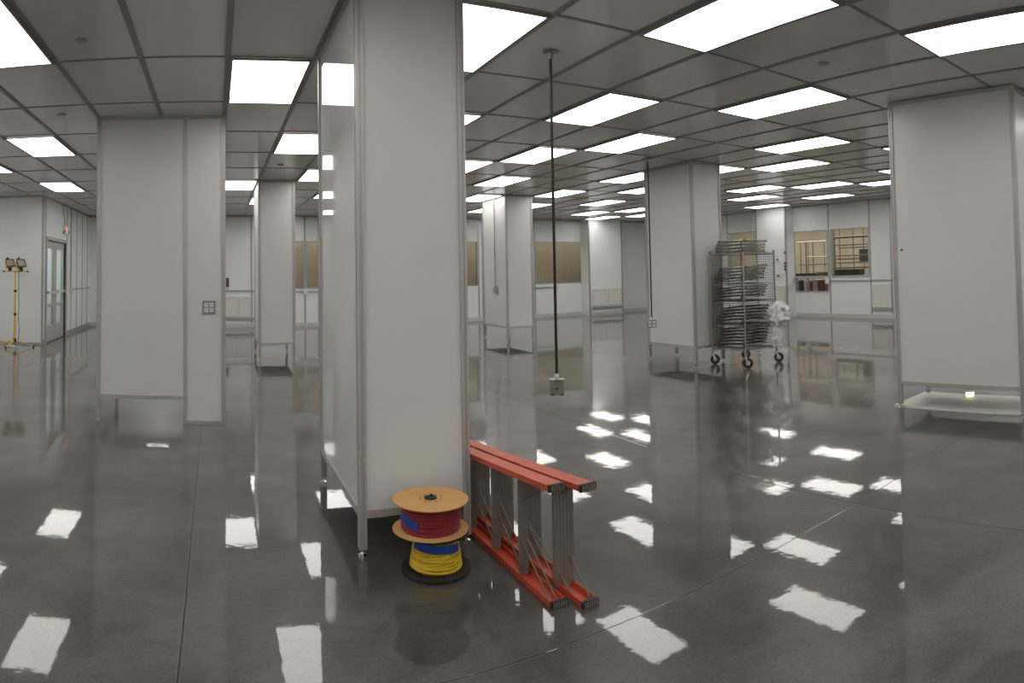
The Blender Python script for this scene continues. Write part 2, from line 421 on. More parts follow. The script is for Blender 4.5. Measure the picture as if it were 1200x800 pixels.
def light_mesh():
    w, l = .54/2, 1.138/2
    fr = MB(); W2, L2 = w+.022, l+.022
    fr.box(-W2, W2, -L2, -l, -.012, 0); fr.box(-W2, W2, l, L2, -.012, 0); fr.box(-W2, -w, -l, l, -.012, 0); fr.box(w, W2, -l, l, -.012, 0)
    df = MB().box(-w, w, -l, l, -.010, -.002)
    return fr, df
proto = None
def place_light(m, n):
    global proto
    x, y = X0+(n+.5)*PX, Y0+(m+.5)*PY
    if not (XL+.3 < x < XR-.8 and YB+.6 < y < YF-.5): return
    if y > YN-.6 and x < XW+.3: return
    for a, b_, c, e in COLS_UV:
        if a-.286 < x < b_+.286 and c-.585 < y < e+.585: return
    lab = LIGHT_LABELS.get((m,n)); grp = 'recessed ceiling light panels'
    if lab is None:
        lab = 'white ceiling light panel hidden behind columns or outside the photo'; grp = 'ceiling light panels out of view'
    if proto is None:
        proto = thing('ceiling_light', lab, 'ceiling light', (x,y,H-.0075), 0, grp)
        fr, df = light_mesh(); fr.build('frame', M['grid'], proto); df.build('diffuser', M['lamp'], proto)
        return
    o = proto.copy(); COL.objects.link(o); o.location = (x,y,H-.0075); o['label'] = lab; o['group'] = grp
    for c in proto.children:
        q = c.copy(); COL.objects.link(q); q.parent = o
cells = set()
for m in range(-9, 11):
    for n in range(-14, 26):
        if (m-2*n) % 5 == 0: cells.add(moved.get((m,n),(m,n)))
cells.discard((6,18))
for m, n in sorted(cells): place_light(m, n)

# flush sprinkler caps
def cap(x, y, lab):
    o = MB().lathe([(.036,-.010),(.044,-.006),(.044,0)], (x,y,H), 16).build('sprinkler_cap', M['greymetal'], None, (x,y,H))
    tag(o, lab, 'sprinkler', 'sprinkler caps in the ceiling')
for (v, u, lab) in ((-1.6,7.56,'sprinkler cap left of the left column, near the big corner light'), (-2.7,11.09,'sprinkler cap beside the top left corner of the left column'), (11.86,16.4,'sprinkler cap between pole and cart column'),
                    (1.68,16.62,'sprinkler cap between left column and near column'), (7.36,5.32,'sprinkler cap upper right, before the right column'), (4.56,7.6,'round plate where the black pole meets the ceiling')):
    if 'pole' in lab and 'round' in lab: continue
    cap(v*S, u*S, lab)

# ------------------------------------------------------------------ column enclosures
def column(lab, fp, zb=.2, front=None, gloss_left=False, splits_front=(), splits_left=(), low_front=None, footed=True, open_back=False):
    x0, x1, y0, y1 = fp; w = .04
    root = thing('panel_column', lab, 'column', ((x0+x1)/2, (y0+y1)/2, 0))
    ox, oy = root.location.x, root.location.y
    def part(mb, nm, m): return mb.build(nm, m, root)
    def B(mb, a, b_, c, d_, z0, z1): return mb.box(a-ox, b_-ox, c-oy, d_-oy, z0, z1)
    zf = .035 if footed else 0
    top = H-.0075
    for cx, cy in ((x0,y0),(x1-w,y0),(x0,y1-w),(x1-w,y1-w)):
        p = MB()          # slotted extrusion: core with raised corner lips
        B(p, cx+.005, cx+w-.005, cy+.005, cy+w-.005, zf, top)
        for ax in (0, w-.014):
            for ay in (0, w-.014): B(p, cx+ax, cx+ax+.014, cy+ay, cy+ay+.014, zf, top)
        po = part(p, 'post', M['alu'])
        if footed:
            MB().lathe([(.022,0),(.022,.006),(.010,.012),(.006,.016),(.006,.028),(.013,.029),(.013,.035)], (cx+w/2-ox, cy+w/2-oy, 0), 16).build('levelling_foot', M['chrome'], po)
    e = .012
    # faces: front (y0), back (y1), left (x0), right (x1)
    def face(side, z0, splits, m):
        lo, hi = (x0+w, x1-w) if side in 'fb' else (y0+w, y1-w)
        cuts = [lo] + [c for c, _ in splits] + [hi]
        for i in range(len(cuts)-1):
            a, b_ = cuts[i], cuts[i+1]
            if i > 0: a += .017
            if i < len(cuts)-2: b_ -= .017
            zz = z0
            if low_front and side == 'f' and i in low_front: zz = 0
            pm, rb, rt = MB(), MB(), MB()
            hb = .038 if zz > 0 else .03
            for mb, q0, q1, dd in ((pm, zz+hb, top-.035, e), (rb, zz, zz+hb, .004), (rt, top-.035, top, .004)):
                if side == 'f': B(mb, a, b_, y0+dd, y0+dd+.014, q0, q1)
                if side == 'b': B(mb, a, b_, y1-dd-.014, y1-dd, q0, q1)
                if side == 'l': B(mb, x0+dd, x0+dd+.014, a, b_, q0, q1)
                if side == 'r': B(mb, x1-dd-.014, x1-dd, a, b_, q0, q1)
            part(pm, 'panel', m); part(rb, 'bottom_rail', M['alu']); part(rt, 'top_rail', M['alu'])
        for c, zl in splits:
            q = MB()
            if side == 'f': B(q, c-.017, c+.017, y0+.002, y0+.03, zl, top)
            if side == 'l': B(q, x0+.002, x0+.03, c-.017, c+.017, zl, top)
            part(q, 'mullion', M['alu'])
    face('f', zb, splits_front, M['panel']); 
    if not open_back: face('b', zb, (), M['panel'])
    face('l', zb, splits_left, M['panel_gloss'] if gloss_left else M['panel']); face('r', zb, (), M['panel'])
    if open_back: return root
    u = MB(); B(u, x0+w, x1-w, y0+w, y1-w, zb+.05, zb+.056); part(u, 'bottom_pan', M['dark'])
    return root
column('tall near column clad in pale panels, standing directly behind the cable spools', CA, .185, gloss_left=True)
column('wide left column of two pale panels carrying a square metal socket plate', CB, .22, splits_front=((-.285,.0),), low_front=(1,), footed=False, open_back=True)
column('pale column right behind the wire shelf cart', CC, .235)
column('small far column between the left column and the near column', CD, .25)
column('far column with a thin conduit on its bright left side, just right of the near column', CE, .26)
column('right column standing over a white board on the floor', CF, .22)

# ------------------------------------------------------------------ socket plate on the left column
def socket_plate(lab, x, y, z, w, n=2):
    root = thing('socket_plate', lab, 'socket', (x,y,z))
    MB().rbox((0,-.004,0), (w,.008,w)).build('plate', M['steel'], root)
    for i in range(n):
        for j in range(n):
            cx, cz = (i-(n-1)/2)*w*.40, (j-(n-1)/2)*w*.40
            r = MB().box(cx-w*.15, cx+w*.15, -.012, -.008, cz-w*.15, cz+w*.15).build('receptacle', M['plastic_white'], root)
            q = MB()
            for sx in (-.05, .05): q.box(cx+sx*w-.002, cx+sx*w+.002, -.0128, -.012, cz-.006, cz+.008)
            q.build('slot', M['hole'], r)
    return root
socket_plate('square metal plate with four white outlets on the narrow panel of the left column', -.062, CB[2]+.0115, 1.085, .125)

# ------------------------------------------------------------------ hanging power drops
def drop(lab, x, y, zb, top_plate=True, r=.010, boxw=.10, wob=.0, four=False, ztop=H-.0075, dx=0):
    root = thing('power_drop', lab, 'hanging outlet', (x,y,zb))
    hb = .105
    pts = [(dx*t + wob*math.sin(6*t), 0, hb+.03 + (ztop-zb-.05-hb-.03)*t) for t in [i/20 for i in range(21)]]
    MB().tube(pts, r, 10).build('cord', M['black'], root)
    if top_plate:
        p = MB(); p.lathe([(.045,-.008),(.055,-.003),(.055,0)], (dx,0,ztop-zb), 20); p.lathe([(.016,-.05),(.018,-.008)], (dx,0,ztop-zb), 12); p.build('ceiling_plate', M['steel'], root)
    MB().lathe([(.012,0),(.016,.006),(.016,.022),(.010,.036)], (0,0,hb), 14).build('strain_relief', M['plastic_white'], root)
    d_ = math.atan2(x, y); R = Matrix.Rotation(-d_, 3, 'Z')
    bx_ = MB().rbox((0,0,hb/2), (boxw,.06,hb), R, .006).build('outlet_box', M['greymetal'], root)
    f = MB()
    f.rbox(R @ Vector((0,-.032,0)) + Vector((0,0,hb/2)), (boxw*.94,.005,hb*.94), R)
    fp = f.build('cover', M['steel'], bx_)
    q = MB()
    if four:
        for sx in (-1,1):
            for sz in (-1,1): MB().rbox(R @ Vector((sx*boxw*.22,-.036,0)) + Vector((0,0,hb/2+sz*.022)), (boxw*.3,.004,.03), R).build('receptacle', M['plastic_white'], bx_)
    else:
        MB().rbox(R @ Vector((0,-.036,0)) + Vector((0,0,hb*.42)), (.018,.004,.018), R).build('knob', M['dark'], bx_); MB().rbox(R @ Vector((0,-.036,0)) + Vector((0,0,hb*.92)), (.03,.004,.008), R).build('latch', M['dark'], bx_)
        for sx in (-1,1): MB().rbox(R @ Vector((sx*.03,-.034,0)) + Vector((0,0,.004)), (.02,.006,.012), R).build('receptacle', M['dark'], bx_)
    return root
drop('grey outlet box hanging by a long black cord right of the near column', 4.10*S, 7.14*S, .56)
drop('small outlet box hanging on a cord beside the column behind the cart', 10.27*S, 13.0*S, .585, True, .010, .13, .0, True)
# conduit down the far middle column
cx = CE[0]-.022
ccy = 12.12
root = thing('wall_conduit', 'thin conduit with a small outlet box on the far middle column, left face', 'conduit', (cx,ccy,1.0))
MB().tube([(0,0,.08),(0,0,H-1.02)], .011, 8).build('pipe', M['steel'], root)
MB().rbox((.0,0,.02), (.05,.10,.14), None, .006).build('outlet_box', M['greymetal'], root)

# ------------------------------------------------------------------ white board and small lamp under the right column
bd = MB(); bd.rbox((0,0,0), (.66,1.28,.018), None, .004)
o = bd.build('floor_board', M['white']); o.location = (5.735, 2.565, .0092)
tag(o, 'thin white board lying on the floor under the right column', 'board')
root = thing('floor_lamp', 'small glowing lamp lying on the white board under the right column', 'lamp', (5.98, 2.66, .0185), math.radians(-66))
MB().rbox((0,0,.022), (.10,.05,.044), None, .01).build('housing', M['plastic_white'], root)
MB().rbox((0,-.028,.022), (.08,.006,.032), None, .002).build('bulb', M['glow'], root)

# ------------------------------------------------------------------ cable spools
def ring_coil(mb, R, z0, z1, r, tilt=0., n=40, jitter=0.):
    k = 0; z = z0
    while z <= z1:
        a0 = random.random()*6
        pts = []
        for i in range(n):
            a = 2*PI*i/n
            rr = R + jitter*math.sin(3*a+a0) ; pts.append((rr*math.cos(a), rr*math.sin(a), z + tilt*math.sin(a+a0) + jitter*.6*math.cos(2*a+a0)))
        mb.tube(pts, r, 6, True); z += r*1.75; k += 1
def tape_patch(R, a0, a1, z0, z1, slope=0., t=.0025, n=12):
    mb = MB(); vs = []; fs = []
    for i in range(n+1):
        q = i/n; a = a0+(a1-a0)*q; dz = slope*q
        for rr, z in ((R,z0),(R,z1),(R+t,z1),(R+t,z0)): vs.append((rr*math.cos(a), rr*math.sin(a), z+dz))
    for i in range(n):
        for k_ in range(4): fs.append((i*4+k_, i*4+(k_+1)%4, (i+1)*4+(k_+1)%4, (i+1)*4+k_))
    fs += [(3,2,1,0), (n*4,n*4+1,n*4+2,n*4+3)]
    return mb.add(vs, fs)
def flange(r, z0, z1, hole=.028, n=56):
    mb = MB(); prof = [(hole,z0),(r-.002,z0),(r,z0+.001),(r,z1-.001),(r-.002,z1),(hole,z1)]
    vs = []
    for rr, z in prof: vs += [(rr*math.cos(2*PI*k_/n), rr*math.sin(2*PI*k_/n), z) for k_ in range(n)]
    fs = []
    for i in range(len(prof)):
        j = (i+1) % len(prof)
        for k_ in range(n): fs.append((i*n+k_, i*n+(k_+1)%n, j*n+(k_+1)%n, j*n+k_))
    return mb.add(vs, fs)
SX, SY = 1.025, 2.965
ys = thing('cable_spool', 'lower spool of yellow wire on a black base flange, blue tape across it', 'cable spool', (SX,SY,0), 0, 'stacked cable spools')
flange(.165, 0, .016).build('base_flange', M['blackfl'], ys)
flange(.160, .176, .190).build('top_flange', M['blackfl'], ys)
MB().lathe([(.03,.016),(.03,.176)], n=24).build('hub', M['black'], ys)
y_ = MB(); y_.lathe([(.112,.017),(.115,.03),(.108,.07),(.101,.12),(.099,.175)], n=40)
for i in range(22):
    a0 = random.random()*6; zc = .028 + i*.0064; R = .121 - .018*min(1, max(0, (zc-.03)/.1)); tl = random.uniform(-.017,.017)
    if zc < .034: tl *= .3
    y_.tube([(R*math.cos(2*PI*k_/40)*(1+.01*math.sin(a0+3*k_)), R*math.sin(2*PI*k_/40), max(.021, min(.171, zc + tl*math.sin(2*PI*k_/40+a0)))) for k_ in range(40)], .0050, 6, True)
y_.build('yellow_wire', M['yelwire'], ys)
fa = math.atan2(-SY, -SX)      # towards the camera
t = tape_patch(.1225, fa-.95, fa+1.0, .128, .166, -.020); t.build('blue_tape', M['tape'], ys)
rs = thing('cable_spool', 'upper spool of red wire between tan cardboard flanges, stacked on the yellow one', 'cable spool', (SX-.026,SY-.004,.190), 0, 'stacked cable spools')
rs.rotation_euler = (math.radians(-.6), math.radians(.8), 0); rs.location.z = .1935
flange(.180, 0, .006).build('lower_flange', M['card'], rs)
flange(.180, .134, .140).build('upper_flange', M['card'], rs)
r_ = MB(); r_.lathe([(.134,.007),(.136,.02),(.137,.08),(.134,.133)], n=40)
ring_coil(r_, .1375, .012, .129, .0042, .0012, 40, .0012); r_.build('red_wire', M['redwire'], rs)
hb = MB(); hb.lathe([(.026,.006),(.026,.134),(.030,.1405),(.030,.146),(.022,.147)], n=24); hb.lathe([(.006,.146),(.006,.158)], (.004,.004,0), 8)
hb.build('hub', M['black'], rs)
for i in range(8):
    a = i*PI/4+.2; sl = MB()
    if i % 2: sl.tube([(.052*math.cos(a+q), .052*math.sin(a+q), .1403) for q in (-.3,-.15,0,.15,.3)], .0012, 5)
    else: sl.lathe([(.004,.1395),(.004,.1412)], (.055*math.cos(a), .055*math.sin(a), 0), 8)
    sl.build('flange_slot', M['hole'], rs)
t = tape_patch(.1425, fa-1.15, fa-.42, .052, .096, -.022); t.build('blue_tape', M['tape'], rs)

# ------------------------------------------------------------------ orange step ladder lying on its side
lad = thing('step_ladder', 'orange fibreglass step ladder lying on its side beside the near column', 'ladder', (1.46, 2.37, 0))
LX, LY = 1.46, 2.37
HT = .505; SLOPE = .088
def rail(xc, ya, yb, z, up, w=.074, fl=.026, t=.004):
    """C-channel; up=+1 opens upward"""
    mb = MB(); xa, xb_ = xc-w/2-LX, xc+w/2-LX; y0, y1 = ya-LY, yb-LY
    z0 = z
    mb.box(xa, xb_, y0, y1, min(z0,z0+up*t), max(z0,z0+up*t))
    mb.box(xa, xa+t, y0, y1, min(z0+up*t,z0+up*fl), max(z0+up*t,z0+up*fl)); mb.box(xb_-t, xb_, y0, y1, min(z0+up*t,z0+up*fl), max(z0+up*t,z0+up*fl))
    if up < 0: mb.v = [(a,b_,c-SLOPE*(b_-y0)) for a,b_,c in mb.v]
    o = mb.build('side_rail', M['orange'], lad)
    ft = MB()       # ribbed rubber end pad closing the channel
    zl, zh = min(z0,z0+up*fl)-.002*(z0>.1), max(z0,z0+up*fl)
    zl = max(zl, 0)
    ft.box(xa-.002, xb_+.002, y0-.006, y0+.010, zl, zh+.003)
    for i in range(6):
        xx = xa+.006+i*(w-.012)/5.5
        ft.box(xx, xx+.006, y0-.011, y0-.006, zl+.003, zh-.001)
    fo = ft.build('rail_foot', M['step'], o); fo.data.materials.append(M['rubber'])
    for p_ in list(fo.data.polygons)[:6]: p_.material_index = 1
    return o
R1, R2 = 1.368, 1.476
rail(R1, 2.40, 4.10, 0, 1); rail(R2, 2.33, 4.08, 0, 1)
rail(R1, 2.40, 4.10, HT, -1); rail(R2, 2.33, 4.08, HT, -1)
def step(xc, y, w=.072, tilt=0.):
    mb = MB(); R = Matrix.Rotation(tilt, 3, 'Z')
    HH = HT - SLOPE*(y-LY); c = Vector((xc-LX, y-LY, HH/2))
    mb.rbox(c, (w,.0045,HH-.014), R)
    for sx in (-1,1):
        mb.rbox(c + R @ Vector((sx*w/2, .010, 0)), (.004,.024,HH-.014), R)
    for i in range(5):
        mb.rbox(c + R @ Vector(((i-2)*w/5.4, -.0035, 0)), (.004,.003,HH-.05), R)
    return mb.build('step', M['step'], lad)
for i in range(5): step(R1, 2.72+i*.305, .042, math.radians(-20))
for i in range(6): step(R2, 2.535+i*.305, .090, math.radians(-8))
def brace(p, q, w=.014):
    return MB().bar(Vector(p)-Vector((LX,LY,0)), Vector(q)-Vector((LX,LY,0)), w, .003).build('brace', M['brace'], lad)
for sx in (-.016, .016): brace((R1+sx, 2.71, .17), (R1+sx, 2.46, .010), .008)
brace((R2-.028, 2.83, .20), (R2-.024, 2.42, .010), .008); brace((R2+.028, 2.545, .15), (R2+.026, 2.37, .010), .008)
brace((R1-.008, 2.70, HT-.15), (R1-.010, 2.44, HT-.02), .010); brace((R2-.01, 2.53, HT-.09), (R2-.012, 2.37, HT-.016), .010)
for i in range(1,4):
    brace((R2-.028, 2.545+i*.305, .20), (R2-.024, 2.535+(i-1)*.305+.04, .010), .007)
    if i < 3: brace((R1+.012, 2.71+i*.305, .18), (R1+.012, 2.72+(i-1)*.305+.04, .010), .007)
MB().box(R1-.04-LX, R2+.04-LX, 4.07-LY, 4.13-LY, .03, .34).build('top_cap', M['orange'], lad)

# ------------------------------------------------------------------ wire cart with piles of wire shelves
KX0, KX1, KY0, KY1 = 6.455, 7.10, 6.13, 6.78
kc = ((KX0+KX1)/2, (KY0+KY1)/2)
cart = thing('wire_cart', 'tall chrome wire shelving cart on casters loaded with piles of wire shelves', 'cart', (kc[0],kc[1],0))
hw, hd = (KX1-KX0)/2, (KY1-KY0)/2
ZT = 1.59
tiers = [.205, .545, .875, 1.12, 1.555]
for sx in (-1,1):
    for sy in (-1,1):
        p = MB().tube([(sx*hw,sy*hd,.155),(sx*hw,sy*hd,ZT)], .0135, 10)
        po = p.build('post', M['steel'] if sy > 0 or sx > 0 else M['wire'], cart)
        MB().lathe([(.016,ZT),(.016,ZT+.012),(.008,ZT+.016)], (sx*hw,sy*hd,0), 10).build('post_cap', M['black'], po)
        # caster
        aa = random.uniform(-.45,.45) - PI/4
        R = Matrix.Rotation(aa, 3, 'Z'); c0 = Vector((sx*hw, sy*hd, 0)); off = R @ Vector((.03,0,0))
        fk = MB(); fk.lathe([(.020,.140),(.024,.146),(.024,.158)], c0, 12)
        for q in (-1,1): fk.bar(c0+R @ Vector((0,q*.019,.142)), c0+off+R @ Vector((0,q*.019,.070)), .028, .004, R @ Vector((0,1,0)))
        cs = fk.build('caster', M['chrome'], cart)
        MW = R @ Matrix.Rotation(PI/2, 3, 'X')
        wh = MB(); wh.lathe([(.056,-.015),(.0685,-.011),(.0695,0),(.0685,.011),(.056,.015)], c0+off+Vector((0,0,.0698)), 24, MW)
        w_ = wh.build('wheel', M['rubber'], cs)
        MB().lathe([(.032,-.0175),(.032,.0175)], c0+off+Vector((0,0,.0698)), 14, MW).build('wheel_hub', M['greymetal'], cs)
def wire_shelf_mb(a, b_, z=0., n=15, double=True):
    mb = MB()
    for zz in ((0,.024) if double else (0,)):
        mb.tube([(-a,-b_,z+zz),(a,-b_,z+zz),(a,b_,z+zz),(-a,b_,z+zz)], .0035, 5, True)
    if double:
        for i in range(13):
            x = -a+2*a*i/12
            for yy in (-b_, b_): mb.tube([(x,yy,z),(x+.02 if i < 12 else x-.02,yy,z+.024)], .0018, 4)
            y = -b_+2*b_*i/12
            for xx in (-a, a): mb.tube([(xx,y,z),(xx,y+.02 if i < 12 else y-.02,z+.024)], .0018, 4)
    for i in range(1, n):
        x = -a+2*a*i/n
        mb.tube([(x,-b_,z+.027),(x,b_,z+.027)], .0022, 4)
    for y in (-b_*.5, 0, b_*.5): mb.tube([(-a,y,z+.022),(a,y,z+.022)], .003, 4)
    return mb
for z in tiers: wire_shelf_mb(hw-.014, hd-.014, z).build('shelf', M['steel'], cart)
tr = MB()
for z in (ZT-.03,): tr.tube([(-hw,-hd,z),(hw,-hd,z),(hw,hd,z),(-hw,hd,z)], .008, 6, True)
tr.build('top_rail', M['steel'], cart)
def mesh_panel(p, q, z0, z1, nx, nz):
    mb = MB(); p, q = Vector(p), Vector(q)
    for i in range(nx+1):
        c = p+(q-p)*i/nx; mb.tube([(c.x,c.y,z0),(c.x,c.y,z1)], .0022, 4)
    for i in range(nz+1):
        z = z0+(z1-z0)*i/nz; mb.tube([(p.x,p.y,z),(q.x,q.y,z)], .0022, 4)
    return mb
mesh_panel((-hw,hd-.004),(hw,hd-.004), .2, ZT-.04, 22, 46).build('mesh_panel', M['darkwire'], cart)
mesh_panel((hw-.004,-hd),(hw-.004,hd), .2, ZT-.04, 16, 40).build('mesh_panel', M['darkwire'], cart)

def pile_shelf(a, b_):
    mb = MB()
    for zz, r in ((.002,.0042),(.026,.005)): mb.tube([(-a,-b_,zz),(a,-b_,zz),(a,b_,zz),(-a,b_,zz)], r, 5, True)
    for i in range(11):
        for sy in (-1,1): mb.tube([(-a+2*a*i/11, sy*b_, .002),(-a+2*a*(i+.5)/11, sy*b_, .026),(-a+2*a*(i+1)/11, sy*b_, .002)], .003, 4)
        for sx in (-1,1): mb.tube([(sx*a, -b_+2*b_*i/11, .002),(sx*a, -b_+2*b_*(i+.5)/11, .026),(sx*a, -b_+2*b_*(i+1)/11, .002)], .003, 4)
    for i in range(1, 15):
        x = -a+2*a*i/15; mb.tube([(x,-b_,.030),(x,b_,.030)], .003, 4)
    for y in (-b_*.5, 0, b_*.5): mb.tube([(-a,y,.025),(a,y,.025)], .004, 4)
    for sx in (-1,1):
        for sy in (-1,1): mb.lathe([(.017,-.004),(.019,.0),(.019,.030),(.017,.034)], (sx*(a+.004),sy*(b_+.004),0), 10)
    return mb
shelf_proto = None
tier_names = ('lowest tier', 'second tier up', 'middle tier', 'fourth tier up', 'top')
ordn = ('bottom', 'second from the bottom', 'third from the bottom', 'fourth from the bottom', 'fifth from the bottom', 'sixth from the bottom')
counts = (6, 5, 4, 5, 4)
for ti, z in enumerate(tiers):
    for k_ in range(counts[ti]):
        if ti == 4: a_off, tilt, zz = random.uniform(-.04,.04), random.uniform(-.3,.3), z+.036+k_*.046
        else: a_off, tilt, zz = k_*.025-.068, random.uniform(-.3,.3), z+.066+k_*.043
        lab = 'chrome wire shelf, %s of the pile on the cart\'s %s' % ('topmost' if k_ == counts[ti]-1 else ordn[k_], tier_names[ti])
        if shelf_proto is None:
            shelf_proto = pile_shelf(.225, .250).build('wire_shelf', M['pile'])
            shelf_proto.data.materials.append(M['chrome'])
            for p_ in list(shelf_proto.data.polygons)[-48:]+list(shelf_proto.data.polygons)[20:40]: p_.material_index = 1  # glints put in by material: bright chrome on top rim and collars
            o = shelf_proto
        else:
            o = shelf_proto.copy(); COL.objects.link(o)
        sgn = 1
        o.location = (kc[0]+a_off, kc[1]+random.uniform(-.008,.008)+a_off*.15, zz)
        o.rotation_euler = (math.radians(tilt*.3-2.6*(ti < 4)), math.radians(tilt*.3-2.6*(ti < 4)), math.radians(random.uniform(-1.5,1.5) if ti < 4 else random.uniform(-4,4)))
        tag(o, lab, 'wire shelf', 'loose wire shelves piled on the cart')

# clear plastic bag hung on the cart's right side
def bag():
    mb = MB(); nu, nv = 44, 60; vs = []; fs = []
    prof = [(0.0,.02),(.06,.07),(.16,.115),(.28,.125),(.40,.115),(.5,.085),(.58,.06),(.70,.055),(.85,.062),(1.0,.05)]
    def rad(t):
        for (t0,r0),(t1,r1) in zip(prof, prof[1:]):
            if t <= t1: q = (t-t0)/(t1-t0); q = q*q*(3-2*q); return r0+(r1-r0)*q
        return prof[-1][1]
    for j in range(nv+1):
        t = j/nv; z = -.62*t; cxx = .05*math.exp(-((t-.30)/.22)**2) - .03*t
        for i in range(nu):
            a = 2*PI*i/nu; r = rad(t)
            d = noise.noise(Vector((math.cos(a)*2.2, math.sin(a)*2.2, t*6)))*.45 + noise.noise(Vector((math.cos(a)*5, math.sin(a)*5, t*11+7)))*.28
            rr = r*1.2*(1+d)
            vs.append((cxx+rr*math.cos(a), rr*.9*math.sin(a), z + .02*noise.noise(Vector((math.cos(a)*3, math.sin(a)*3, 3.3+t)))))
    for j in range(nv):
        for i in range(nu): fs.append((j*nu+i, (j+1)*nu+i, (j+1)*nu+(i+1)%nu, j*nu+(i+1)%nu))
    mb.add(vs, fs, True); mb.add(vs[:nu], [tuple(range(nu))])
    return mb
o = bag().build('plastic_bag', M['film']); o.location = (6.93, KY0-.19, .885)
tag(o, 'crumpled clear plastic bag hanging off the right side of the wire cart', 'plastic bag')

# ------------------------------------------------------------------ yellow twin work light on a tripod
WX, WY = -3.73, 11.75
st = thing('work_light', 'yellow twin-head work light on a tripod stand by the short left wall', 'work light', (WX,WY,0))
for z0, z1, r in ((.10,.62,.021),(.60,1.06,.017),(1.04,1.44,.013)):
    MB().tube([(0,0,z0),(0,0,z1)], r, 12).build('pole', M['yellow'], st)
for z in (.62, 1.06): MB().lathe([(.026,z-.03),(.028,z-.01),(.026,z+.015)], n=14).build('collar', M['black'], st)
MB().lathe([(.034,.10),(.036,.13),(.030,.16)], n=14).build('leg_hub', M['black'], st)
for a in (0.12, 1.9, 3.35, 4.55):
    L_ = .36; e_ = (L_*math.cos(a), L_*math.sin(a)); lg = MB().bar((.02*math.cos(a),.02*math.sin(a),.135), (*e_,.022), .026, .014).build('leg', M['yellow'], st)
    MB().rbox((*e_,.017), (.03,.03,.034), None, .006).build('foot_cap', M['black'], lg)
MB().bar((-.22,0,1.42),(.22,0,1.42), .024, .024).build('crossbar', M['yellow'], st)
for sx in (-1,1):
    MB().rbox((sx*.235,0,1.42), (.03,.034,.034), None, .005).build('bar_cap', M['black'], st)
for sx in (-.135, .085):
    c = Vector((sx, -.01, 1.545)); R = Matrix.Rotation(math.radians(46), 3, 'Z') @ Matrix.Rotation(math.radians(-30), 3, 'X')
    def P(v): return c + R @ Vector(v)
    hd_ = MB()
    a_, b_, q = .085, .075, .065
    front = [(-a_,-q,-b_),(a_,-q,-b_),(a_,-q,b_),(-a_,-q,b_)]; rear = [(-a_*.6,q,-b_*.6),(a_*.6,q,-b_*.6),(a_*.6,q,b_*.7),(-a_*.6,q,b_*.7)]
    hd_.add([P(v) for v in front+rear], [(0,1,2,3),(7,6,5,4),(0,4,5,1),(1,5,6,2),(2,6,7,3),(3,7,4,0)])
    h_ = hd_.build('lamp_head', M['yellow'], st)
    MB().add([P(v) for v in [(-a_*.86,-q-.004,-b_*.84),(a_*.86,-q-.004,-b_*.84),(a_*.86,-q-.004,b_*.84),(-a_*.86,-q-.004,b_*.84),(-a_*.86,-q,-b_*.84),(a_*.86,-q,-b_*.84),(a_*.86,-q,b_*.84),(-a_*.86,-q,b_*.84)]], [(0,1,2,3),(7,6,5,4),(0,4,5,1),(1,5,6,2),(2,6,7,3),(3,7,4,0)]).build('lamp_glass', M['lens'], h_)
    gd = MB()
    gd.tube([P((-a_,-q-.01,-b_)),P((a_,-q-.01,-b_)),P((a_,-q-.01,b_)),P((-a_,-q-.01,b_))], .011, 6, True)
    for i in (-.4,.4): gd.tube([P((a_*i,-q-.012,-b_)),P((a_*i,-q-.012,b_))], .003, 4)
    gd.build('guard', M['black'], h_)
    hn = MB().tube([P((0,q,.02)),P((0,q+.02,.08)),P((0,q-.02,.125)),P((0,-.05,.13))], .015, 8); hn.build('handle', M['black'], h_)
    jb = MB().rbox(P((0,-.01,-b_-.025)), (.06,.05,.05), R, .01); jb.bar(P((0,0,-b_-.02)), (sx,0,1.43), .02, .02); jb.build('bracket', M['black'], h_)
cd_ = [(.06,-.02,1.52),(.075,-.03,1.40),(.075,-.03,1.1),(.085,-.03,.8),(.07,-.03,.55),(.10,-.03,.35),(.08,-.03,.15),(.06,-.08,.03),(-.05,-.12,.012),(-.2,-.08,.01)]
MB().tube(cd_, .006, 6).build('cord', M['dark'], st)
MB().rbox((.0,-.14,.03), (.10,.06,.04), None, .01).build('plug_box', M['plastic_white'], st)

# ------------------------------------------------------------------ exit sign with its cable, wall raceways, grilles
ex = thing('exit_sign', 'small white exit sign with red letters high beside the glazed door', 'exit sign', (XW+.05, 14.05, 2.36))
MB().box(-.05, 0, -.16, .16, -.10, .10).build('housing', M['plastic_white'], ex)
def letters(word, w, h, gap, t=.018):
    mb = MB(); x = -(len(word)*w+(len(word)-1)*gap)/2
    for c in word:
        def seg(a, b_, z0, z1): mb.box(.0, .004, x+a, x+b_, z0, z1)
        if c == 'E': seg(0,t,-h/2,h/2); [seg(t,w,z-t/2,z+t/2) for z in (-h/2+t/2,0,h/2-t/2)]
        if c == 'I': seg(w/2-t/2,w/2+t/2,-h/2,h/2)
        if c == 'T': seg(w/2-t/2,w/2+t/2,-h/2,h/2-t); seg(0,w,h/2-t,h/2)
        if c == 'X':
            mb.bar((.002,x,-h/2),(.002,x+w,h/2), .004, t, (0,1,0)); mb.bar((.002,x,h/2),(.002,x+w,-h/2), .004, t, (0,1,0))
        x += w+gap
    return mb
letters('EXIT', .05, .13, .016).build('red_letters', M['exit'], ex)
for s_ in (-1,1):
    lh = MB().lathe([(.030,-.02),(.034,.01),(.030,.025)], (0,s_*.21,-.05), 12, Matrix.Rotation(PI/2,3,'Y')); lh.bar((-.03,s_*.15,-.05),(-.02,s_*.21,-.05), .02)
    lh.build('emergency_lamp', M['greymetal'], ex)
